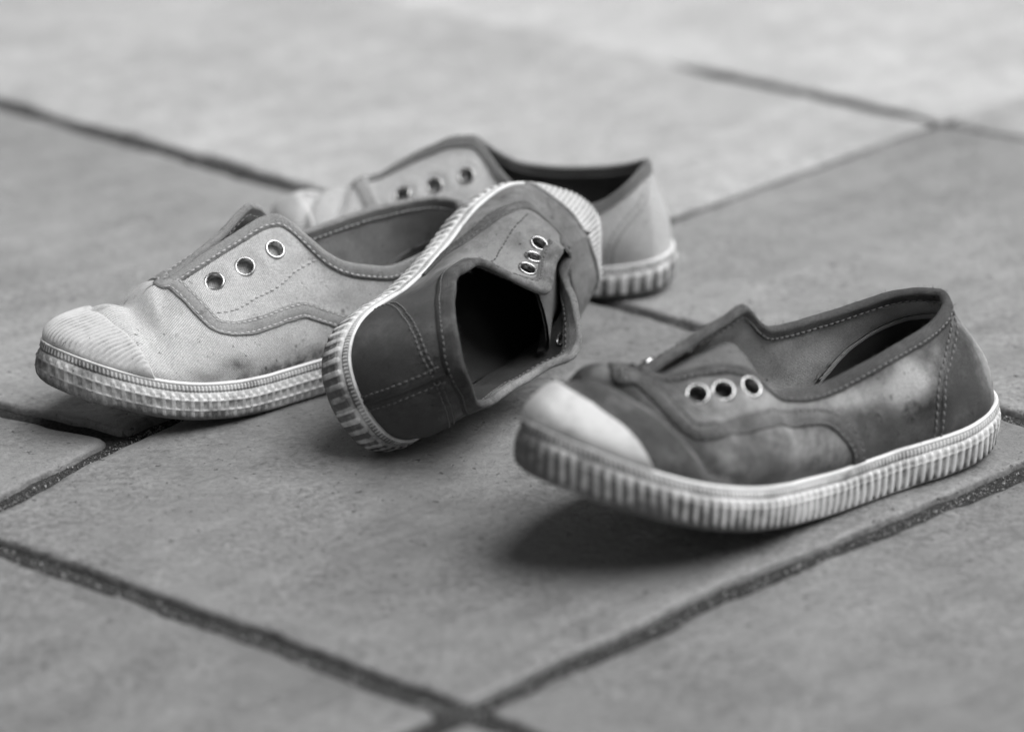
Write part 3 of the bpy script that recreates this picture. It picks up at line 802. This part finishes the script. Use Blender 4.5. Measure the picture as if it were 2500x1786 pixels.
def tone_front_left(P, r, v):
    low = 1-sst(.02, .22, v)
    wear_light = .55+.2*blob(P, (15, 2.2, 4), (2, 1.5, 1.3))+.2*blob(P, (9, 2.6, 5.2), (2.5, 2, .8))+.25*blob(P, (16.5, 1, 3.6), (1, 3, 1))
    dirt = .55*low*sst(3, 8, P[..., 0])*(1-sst(11, 16, P[..., 0]))+.30*(1-sst(.0, .10, v))  # low dark zone: painted shadow mixed with real dirt
    dirt = dirt+.5*blob(P, (13.4, 3.3, 2.35), (.9, .8, .4))+.5*blob(P, (15.1, 1.6, 4.3), (.5, .5, .4))+.4*blob(P, (16.9, 1.5, 3.7), (.35, 1.2, .5))+.45*blob(P, (9.3, 2.0, 5.6), (.7, .9, .3))+.3*blob(P, (12.2, 2.9, 3.6), (.5, .6, .5))+.25*blob(P, (10.0, 2.2, 5.0), (.9, 1, .25))
    dirt = dirt+.35*blob(P, (7.0, 2.7, 4.1), (1.5, 1, .5))
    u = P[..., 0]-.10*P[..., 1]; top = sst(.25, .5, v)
    dirt = dirt+top*(.30*np.exp(-((u-16.3)/.22)**2)+.22*np.exp(-((P[..., 0]-14.85-.40*P[..., 1])/.25)**2))  # shade of the creases painted in as dark streaks
    wear_light = wear_light+top*.4*np.exp(-((u-15.75)/.25)**2)  # painted light on the ridge beside the crease
    return np.clip(wear_light, 0, 1), np.clip(dirt, 0, 1)
def tone_back(P, r, v):
    return np.clip(.75+0*v, 0, 1), np.clip(.20*(1-sst(.0, .12, v)), 0, 1)
def tone_side(P, r, v):
    heel = 1-sst(3.0, 7.5, P[..., 0])  # darker and less pale towards the heel
    wear_light = .5-.38*heel+.35*blob(P, (11, 1.6, 4.6), (2.5, 1.6, 1.2))+.25*blob(P, (8.0, 2.6, 3.6), (2, 1.5, 1))+.7*blob(P, (10, -3.0, 5.2), (3.5, 1.2, 1.0))+.7*blob(P, (6, -2.6, 4.6), (3.5, .9, .8))  # right-side blobs paint the upturned collar rim as lit
    dirt = .25*heel+.35*blob(P, (15.4, .5, 3.6), (1, 3, 1.5))+.4*blob(P, (11.6, 1.9, 4.2), (.7, .6, .5))+.3*(1-sst(0, .08, v))
    return np.clip(wear_light, 0, 1), np.clip(dirt, 0, 1)
def tone_front_right(P, r, v):
    wear_light = .13+1.1*blob(P, (5.6, 2.2, 3.7), (1.1, 1.6, .8))+.7*blob(P, (8.3, 2.5, 3.9), (1.8, 1.5, .45))+.5*blob(P, (12.6, 1.9, 4.0), (2.0, 1.4, .7))
    wear_light = wear_light+.35*blob(P, (10.5, 3.2, 2.8), (2.2, 1, .6))+.35*blob(P, (14.5, 2.4, 3.3), (1.2, 1.2, .4))+.75*blob(P, (.8, .8, 3.6), (1.0, 2, 1.5))+.3*blob(P, (13, -1, 5.4), (3, 1, 1))
    dirt = .35*(1-sst(.0, .18, v))+.9*blob(P, (5.2, 2.8, 2.8), (1.8, 1, .6))+.30*blob(P, (6.8, 2.0, 4.3), (.8, .9, .5))+.3*blob(P, (14.6, 1.3, 4.0), (.8, .9, .6))
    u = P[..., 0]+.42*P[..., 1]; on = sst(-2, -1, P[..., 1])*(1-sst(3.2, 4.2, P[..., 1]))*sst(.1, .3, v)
    dirt = dirt+on*(.75*np.exp(-((u-16.75)/.26)**2)+.4*np.exp(-((u-17.6)/.16)**2))  # shade of the fold painted along its valleys
    wear_light = wear_light+on*(.45*np.exp(-((u-16.15)/.22)**2)+.35*np.exp(-((u-17.2)/.18)**2))  # painted light on the ridges next to the fold
    return np.clip(wear_light, 0, 1), np.clip(dirt, 0, 1)
nothing = lambda O: np.zeros(len(O))
SPEC['S1'].update(tone=tone_front_left, eyes=[(.6387,.761),(.5774,.746),(.5129,.761)], right_eyes=[(1.352,.60),(1.416,.60),(1.48,.58)],
  band=[(.713,.985),(.7032,.944),(.6903,.775),(.6774,.592),(.6613,.451),(.6355,.394),(.6065,.366),(.5548,.350),(.5065,.350),(.4581,.362),(.4129,.352),(.36,.24),(.33,.0)],
  rows=[[(.437,.87),(.47,.66),(.515,.54),(.5774,.52),(.6194,.507),(.65,.53)]],
  cap=[(.788,0),(.7935,.099),(.8032,.36),(.8258,.592),(.87,.78),(.92,.86),(1.0,.86)],
  arch=[(.165,0),(.16,.2),(.145,.45),(.12,.7),(.10,.9)], binding=(.70, 1.30), tongue=(9.8, 15.2),
  sole_style=dict(pitch=.385, top=.70, ledges=(.30,.55), ledge_h=.12, dirt=1, gap=.06, bar_h=.07), sole_worn=lambda O: .55*sst(16.5, 19, O[:, 0]), counter=(.22,.62))
SPEC['S2'].update(tone=tone_back, eyes=[(.629,.606),(.5613,.61),(.4968,.676)],
  band=[(.748,.985),(.7452,.958),(.7161,.746),(.6968,.592),(.672,.43),(.64,.35),(.56,.33),(.46,.33),(.40,.25),(.37,0)],
  cap=[(.795,0),(.80,.1),(.813,.32),(.8355,.5),(.8806,.68),(.93,.74),(1.0,.75)],
  arch=[(.187,0),(.186,.169),(.1806,.366),(.155,.563),(.1129,.70),(.085,.86)], binding=(.72, 1.28), tongue=(10.0, 15.2),
  sole_style=dict(pitch=.62, top=.70, ledges=(.55,), ledge_h=.03, dirt=1.0), sole_worn=nothing, counter=(.22,.6))
SPEC['S3'].update(tone=tone_side, eyes=[(.6129,.789),(.571,.789),(.5258,.771)], right_eyes=[(1.478,.80),(1.42,.55),(1.37,.5)],
  band=[(.665,.985),(.70,.86),(.7194,.69),(.70,.493),(.6355,.352),(.5677,.239),(.4968,.11),(.44,.04),(.40,.0)],
  band_right=[(1.285,.985),(1.295,.9),(1.30,.746),(1.313,.549),(1.33,.42),(1.355,.352),(1.387,.324),(1.44,.31),(1.49,.31),(1.535,.32),(1.584,.32),(1.64,.22),(1.67,.0)],
  rows=[[(.668,.55),(.6419,.555),(.571,.521),(.5065,.521),(.47,.6)]],
  cap=[(.80,0),(.807,.2),(.815,.5),(.825,.83),(.84,.96),(.87,1.0),(1.0,1.0)],
  arch=[(.234,.0),(.236,.07),(.234,.18),(.1806,.49),(.1097,.69),(.045,.745),(.0,.755)], arch_closed=True, edge_soft=7, cap_rib=.05, rib_pitch=.2, cap_dirt=.22, seam=True, blind_right=True, binding_width=.8, binding=(.64, 1.285), tongue=(10.3, 14.6), tongue_right=.74, 
  sole_style=dict(pitch=.52, top=.70, ledges=(.33,.56), ledge_h=.06, dirt=1), sole_worn=lambda O: .3*(1-sst(0, 2, O[:, 0])), counter=None)
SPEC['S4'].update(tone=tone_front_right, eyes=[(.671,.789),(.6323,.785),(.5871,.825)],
  band=[(.752,.985),(.742,.93),(.7323,.803),(.7226,.634),(.7129,.521),(.6968,.479),(.6516,.507),(.5871,.56),(.54,.67),(.5065,.72),(.4581,.648),(.4323,.408),(.42,.2),(.415,.0)],
  band_right=[(1.24,.985),(1.25,.9),(1.262,.803),(1.27,.606),(1.28,.493),(1.3,.437),(1.34,.45),(1.40,.48),(1.45,.5),(1.50,.5),(1.54,.45),(1.57,.3),(1.585,.15),(1.59,.0)],
  cap=[(.818,0),(.8215,.08),(.8258,.18),(.8323,.34),(.8484,.50),(.8935,.70),(.95,.77),(1.0,.78)],
  rows=[], arch=[(.258,0),(.258,.085),(.25,.3),(.229,.549),(.19,.72),(.1484,.84),(.125,.93)], binding=(.735, 1.26), binding_width=.40, tongue=(11.1, 15.6), tongue_drop=.0,
  eye_size=.93, cap_rib=.0, sole_style=dict(pitch=.36, top=.74, ledges=(.56,), ledge_h=.07, dirt=1, dirt0=.16, gap=.95), sole_worn=lambda O: .85*sst(15, 18.5, O[:, 0]), counter=(.31,.80))
# ---------------------------------------------------------------- paved floor: mortar bed and clay tiles (centimetres on the ground)
def build_floor():
    G = 300
    xs = np.array([-G, -60, -30, 0, 30, 60, G])/1.
    V = [(x*.01, y*.01, -.0030) for x in xs for y in xs]
    floor = mesh_obj("pavement", V, grid_faces(7, 7)[:, ::-1], grout_mat(), smooth=False, kind="structure")
    tm = tile_mat()
    A2 = np.array([(-110,-130),(-66,-78),(-19.7,-15.9),(-14.7,-7.5),(-.3,10.2),(1.9,13.4),(7.3,19.2),(22.3,35.5),(60,75),(125,143)], float)
    A1 = np.array([(-88,-112),(-40,-66),(-1.5,-29.6),(6.4,-21.7),(18.9,-10.6),(21.5,-8.4),(47,15.5),(86,50),(150,115)], float)
    A0 = A2+np.array([-62, 53.5]); A00 = A0+np.array([-24, 21]); A000 = A00+np.array([-24, 21])
    B1 = A1+np.array([21, -18.5]); B2 = B1+np.array([21, -18.5]); B3 = B2+np.array([21, -18.5])
    ax = np.array([.72, .694])
    joints = [
        (A000, A00, [(-80,)*1]*0),
    ]
    def pt(line, a):
        p = line@ax
        return np.array([np.interp(a, p, line[:, 0]), np.interp(a, p, line[:, 1])])
    def cut(line, p, d):
        # where the ray p + t d meets the polyline
        best = None
        for q0, q1 in zip(line[:-1], line[1:]):
            m = np.array([[d[0], -(q1-q0)[0]], [d[1], -(q1-q0)[1]]])
            if abs(np.linalg.det(m)) < 1e-9: continue
            t, u = np.linalg.solve(m, q0-p)
            if -.001 <= u <= 1.001 and (best is None or abs(t) < abs(best)): best = t
        return p+np.array(d)*best
    def jo(line_l, line_r, p, d):
        p = np.array(p, float)
        return cut(line_l, p, d)@ax, cut(line_r, p, d)@ax
    dB = np.array([-.755, .656])
    def filler(l, r, known, n0, n1, step=30):
        ks = sorted(known)
        lo = [(ks[0][0]-step*k, ks[0][1]-step*k) for k in range(n0, 0, -1)]
        hi = [(ks[-1][0]+step*k, ks[-1][1]+step*k) for k in range(1, n1+1)]
        return lo+ks+hi
    s0 = filler(A0, A2, [jo(A0, A2, (-14.7,-7.5), (-5.3,3.0)), jo(A0, A2, (1.9,13.4), (-29.1,25.5)), jo(A0, A2, (22.3,35.5), (-17.8,15.7))], 2, 2)
    s1 = filler(A2, A1, [jo(A2, A1, (-10,-23.1), (-18.2,13.7)), jo(A2, A1, (6.5,5.6), (-22.2,18.9)), jo(A2, A1, (23.5,34.6), (-3.9,2.9))], 2, 2)
    s2 = filler(A1, B1, [jo(A1, B1, (-1.5,-29.6), (-18.2,13.7)), jo(A1, B1, (22.0,-8.2), (-18.2,15.7))], 2, 3)
    strips = [(A0, A2, s0), (A2, A1, s1), (A1, B1, s2)]
    for l, r, ph in ((A00, A0, 12), (A000, A00, -3), (B1, B2, 9), (B2, B3, -4)):
        c = pt(r, ph)
        strips.append((l, r, filler(l, r, [jo(l, r, c, dB)], 3, 4)))
    rs = np.random.RandomState(12)
    cnt = 0
    for l, r, js in strips:
        for (al0, ar0), (al1, ar1) in zip(js[:-1], js[1:]):
            pl, pr = l@ax, r@ax
            mid = [r[i] for i in range(len(r)) if ar0+2.5 < pr[i] < ar1-2.5]
            mil = [l[i] for i in range(len(l)) if al0+2.5 < pl[i] < al1-2.5][::-1]
            poly = np.array([pt(r, ar0)]+mid+[pt(r, ar1), pt(l, al1)]+mil+[pt(l, al0)])
            c = poly.mean(0)
            if abs(c[0]) > 95 or c[1] < -75 or c[1] > 120: continue
            # resample, inset by half a joint, let the hand-cut edge wander
            area = .5*np.sum(poly[:, 0]*np.roll(poly[:, 1], -1)-poly[:, 1]*np.roll(poly[:, 0], -1))
            if area < 0: poly = poly[::-1]
            e = unit(np.roll(poly, -1, 0)-poly); nin = np.stack([-e[:, 1], e[:, 0]], 1)      # inward normal of edge i (i to i+1)
            npv = np.roll(nin, 1, 0); mit = (nin+npv)/(1+(nin*npv).sum(1, keepdims=True)+1e-6)
            q, inq = [], []
            for k in range(len(poly)):
                a, b = poly[k], poly[(k+1) % len(poly)]; ma, mb = mit[k], mit[(k+1) % len(poly)]
                n = max(2, int(np.linalg.norm(b-a)/.3))
                for t in np.linspace(0, 1, n, endpoint=False):
                    q.append(a+(b-a)*t); inq.append(ma+(mb-ma)*t)
            q = np.array(q); inq = np.array(inq); n = len(q)
            # round the corners of the tile a little
            n3 = np.c_[q*.25, np.full(n, cnt*1.7)]
            fill = 1-.97*np.maximum(sst(43.5, 45.5, q[:, 1])*(1-sst(7.5, 11.5, q[:, 0])), sst(22.6, 24.5, q[:, 0])*sst(35, 37, q[:, 1]))
            fill = fill*(1-.38*sst(6, 10, q[:, 0])*sst(14, 20, q[:, 1]))
            fill = fill*(1+.6*(1-sst(-1, 2, q[:, 0]))*sst(11, 14, q[:, 1])+.9*sst(8, 11, q[:, 0])*(1-sst(20, 22, q[:, 0]))*sst(34, 38, q[:, 1]))
            d0 = (.49+.17*NZ(n3)+.10*NZ(n3*6)+.11*NZ(n3*17))*fill
            def ring(d, z):
                p = q+inq*np.reshape(d, (-1, 1))
                for _ in range(1): p = .5*p+.25*(np.roll(p, 1, 0)+np.roll(p, -1, 0))
                return np.c_[p, np.broadcast_to(z, n)]
            zt = 0 if cnt in (2, 8) else -.02-.03*rs.rand()
            chip = .05+.07*np.abs(NZ(n3*7+5))
            fi = .04+.96*sst(.1, .9, fill)*np.maximum(1, fill)
            cq = (q+inq*2.2).mean(0)
            rings = [ring(d0-.05, -.62), ring(d0, zt-.14*fi), ring(d0+.03+.7*chip, zt-.045*fi), ring(d0+.10+chip, zt-.008*fi), ring(d0+.4+chip, zt), ring(np.full(n, 2.2), zt), np.array([[cq[0], cq[1], zt]])]
            V = np.concatenate(rings)*.01
            F = []
            for k in range(5):
                for i in range(n):
                    F.append([k*n+i, k*n+(i+1) % n, (k+1)*n+(i+1) % n, (k+1)*n+i])
            F += [[5*n+i, 5*n+(i+1) % n, 6*n] for i in range(n)]
            dirt = np.r_[np.full(n, 1.), .8*fi, .45*fi, .12*fi, np.zeros(2*n+1)]
            tone = {4: 2.45, 10: 1.85, 3: 2.1, 9: 1.33, 14: 1.02, 2: 1.33, 1: 1.1, 8: 1.04}.get(cnt, .96+.08*rs.rand())  # tiles differ in tone; far ones paler to stand in for sky glare
            t = mesh_obj("tile", V, F, tm, floor, attrs=dict(dirt=dirt, tone=np.full(len(dirt), tone)))
            cnt += 1
    # grit lying in the joints: sand grains, thousands of them
    lines = [A2, A1]
    segs = [(A2[i], A2[i+1]) for i in range(2, 7)]+[(A1[i], A1[i+1]) for i in range(1, 6)]
    for l, r, js in strips[:3]:
        segs += [(pt(l, a), pt(r, b)) for a, b in js[2:5]]
    VV, FF = [], []
    for a, b in segs:
        L = np.linalg.norm(b-a); d = (b-a)/L; nrm = np.array([-d[1], d[0]])
        if np.abs((a+b)/2)[0] > 40 or abs((a+b)[1]/2) > 45: continue
        for _ in range(int(L*70)):
            p = a+d*rs.rand()*L+nrm*rs.randn()*.22
            if abs(p[0]) > 32: continue
            s = (.018+.05*rs.rand()**3)
            z = -.31+s*.5+rs.rand()*.05
            b0 = len(VV)
            R = unit(rs.randn(4, 3))*s*(.7+.6*rs.rand(4, 1))
            VV += [(p[0]+v[0], p[1]+v[1], z+v[2]) for v in R]
            FF += [(b0, b0+1, b0+2), (b0, b0+2, b0+3), (b0, b0+3, b0+1), (b0+1, b0+3, b0+2)]
    mesh_obj("sand", np.array(VV)*.01, FF, plain("sand_grain", .30, .7), floor, smooth=False, kind="stuff")
    return floor
# ---------------------------------------------------------------- the place
floor = build_floor()

METAL = metal()
def kit(tag, base, pale, dark, lining, wv=.14, trim=None, tongue=None, counter=None, binding=None, rub=.75, rubd=.11, weave=.03, mottle=.25, thread=None):
    fb = lambda n, b, p, **k: fabric(tag+"_"+n, b, p, dark, **dict(dict(weave=weave, wv=wv), **k))
    t = trim or (base*.75, pale*.75)
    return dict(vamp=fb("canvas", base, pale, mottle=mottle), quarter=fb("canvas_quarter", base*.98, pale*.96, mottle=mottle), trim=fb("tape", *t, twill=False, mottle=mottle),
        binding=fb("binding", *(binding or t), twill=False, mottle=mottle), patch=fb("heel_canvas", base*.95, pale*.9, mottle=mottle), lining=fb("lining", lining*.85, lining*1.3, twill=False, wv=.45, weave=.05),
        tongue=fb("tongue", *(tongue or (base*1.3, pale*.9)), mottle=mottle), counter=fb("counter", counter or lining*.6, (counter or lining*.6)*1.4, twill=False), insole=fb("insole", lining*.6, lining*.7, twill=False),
        thread=plain(tag+"_thread", thread or pale*.9, .8, .2), rubber=rubber(tag+"_foxing_rubber", rub, rubd), cap=rubber(tag+"_cap_rubber", rub*.72, rubd), outsole=plain(tag+"_outsole", .10, .8), metal=METAL)

def place(name, label, mats, R, t, sink=0.):
    e = bpy.data.objects.new("canvas_shoe", None); COL.objects.link(e)
    e.empty_display_size = .05
    e.matrix_world = Matrix(((R[0][0], R[0][1], R[0][2], t[0]*.01), (R[1][0], R[1][1], R[1][2], t[1]*.01), (R[2][0], R[2][1], R[2][2], t[2]*.01+sink), (0, 0, 0, 1)))
    e["label"] = label; e["category"] = "shoe"; e["group"] = "worn canvas slip-on shoes"
    build_shoe(name, SPEC[name], mats, e)
    return e
def yaw(a):
    c, s = math.cos(a), math.sin(a)
    return ((c, -s, 0), (s, c, 0), (0, 0, 1))

place('S1', "light grey canvas shoe with ribbed white toe cap, upright, a dark shoe against its heel",
      kit("pale", .56, .78, .09, .75, trim=(.50, .68), binding=(.42, .58), thread=.44, mottle=.4), yaw(3.728), (-1.746, 3.831, 0))
place('S2', "palest canvas shoe, upright at the back behind the other three",
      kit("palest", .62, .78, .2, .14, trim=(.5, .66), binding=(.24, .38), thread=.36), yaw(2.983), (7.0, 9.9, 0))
place('S3', "dark canvas shoe lying on its side, heel forward and black opening facing the viewer",
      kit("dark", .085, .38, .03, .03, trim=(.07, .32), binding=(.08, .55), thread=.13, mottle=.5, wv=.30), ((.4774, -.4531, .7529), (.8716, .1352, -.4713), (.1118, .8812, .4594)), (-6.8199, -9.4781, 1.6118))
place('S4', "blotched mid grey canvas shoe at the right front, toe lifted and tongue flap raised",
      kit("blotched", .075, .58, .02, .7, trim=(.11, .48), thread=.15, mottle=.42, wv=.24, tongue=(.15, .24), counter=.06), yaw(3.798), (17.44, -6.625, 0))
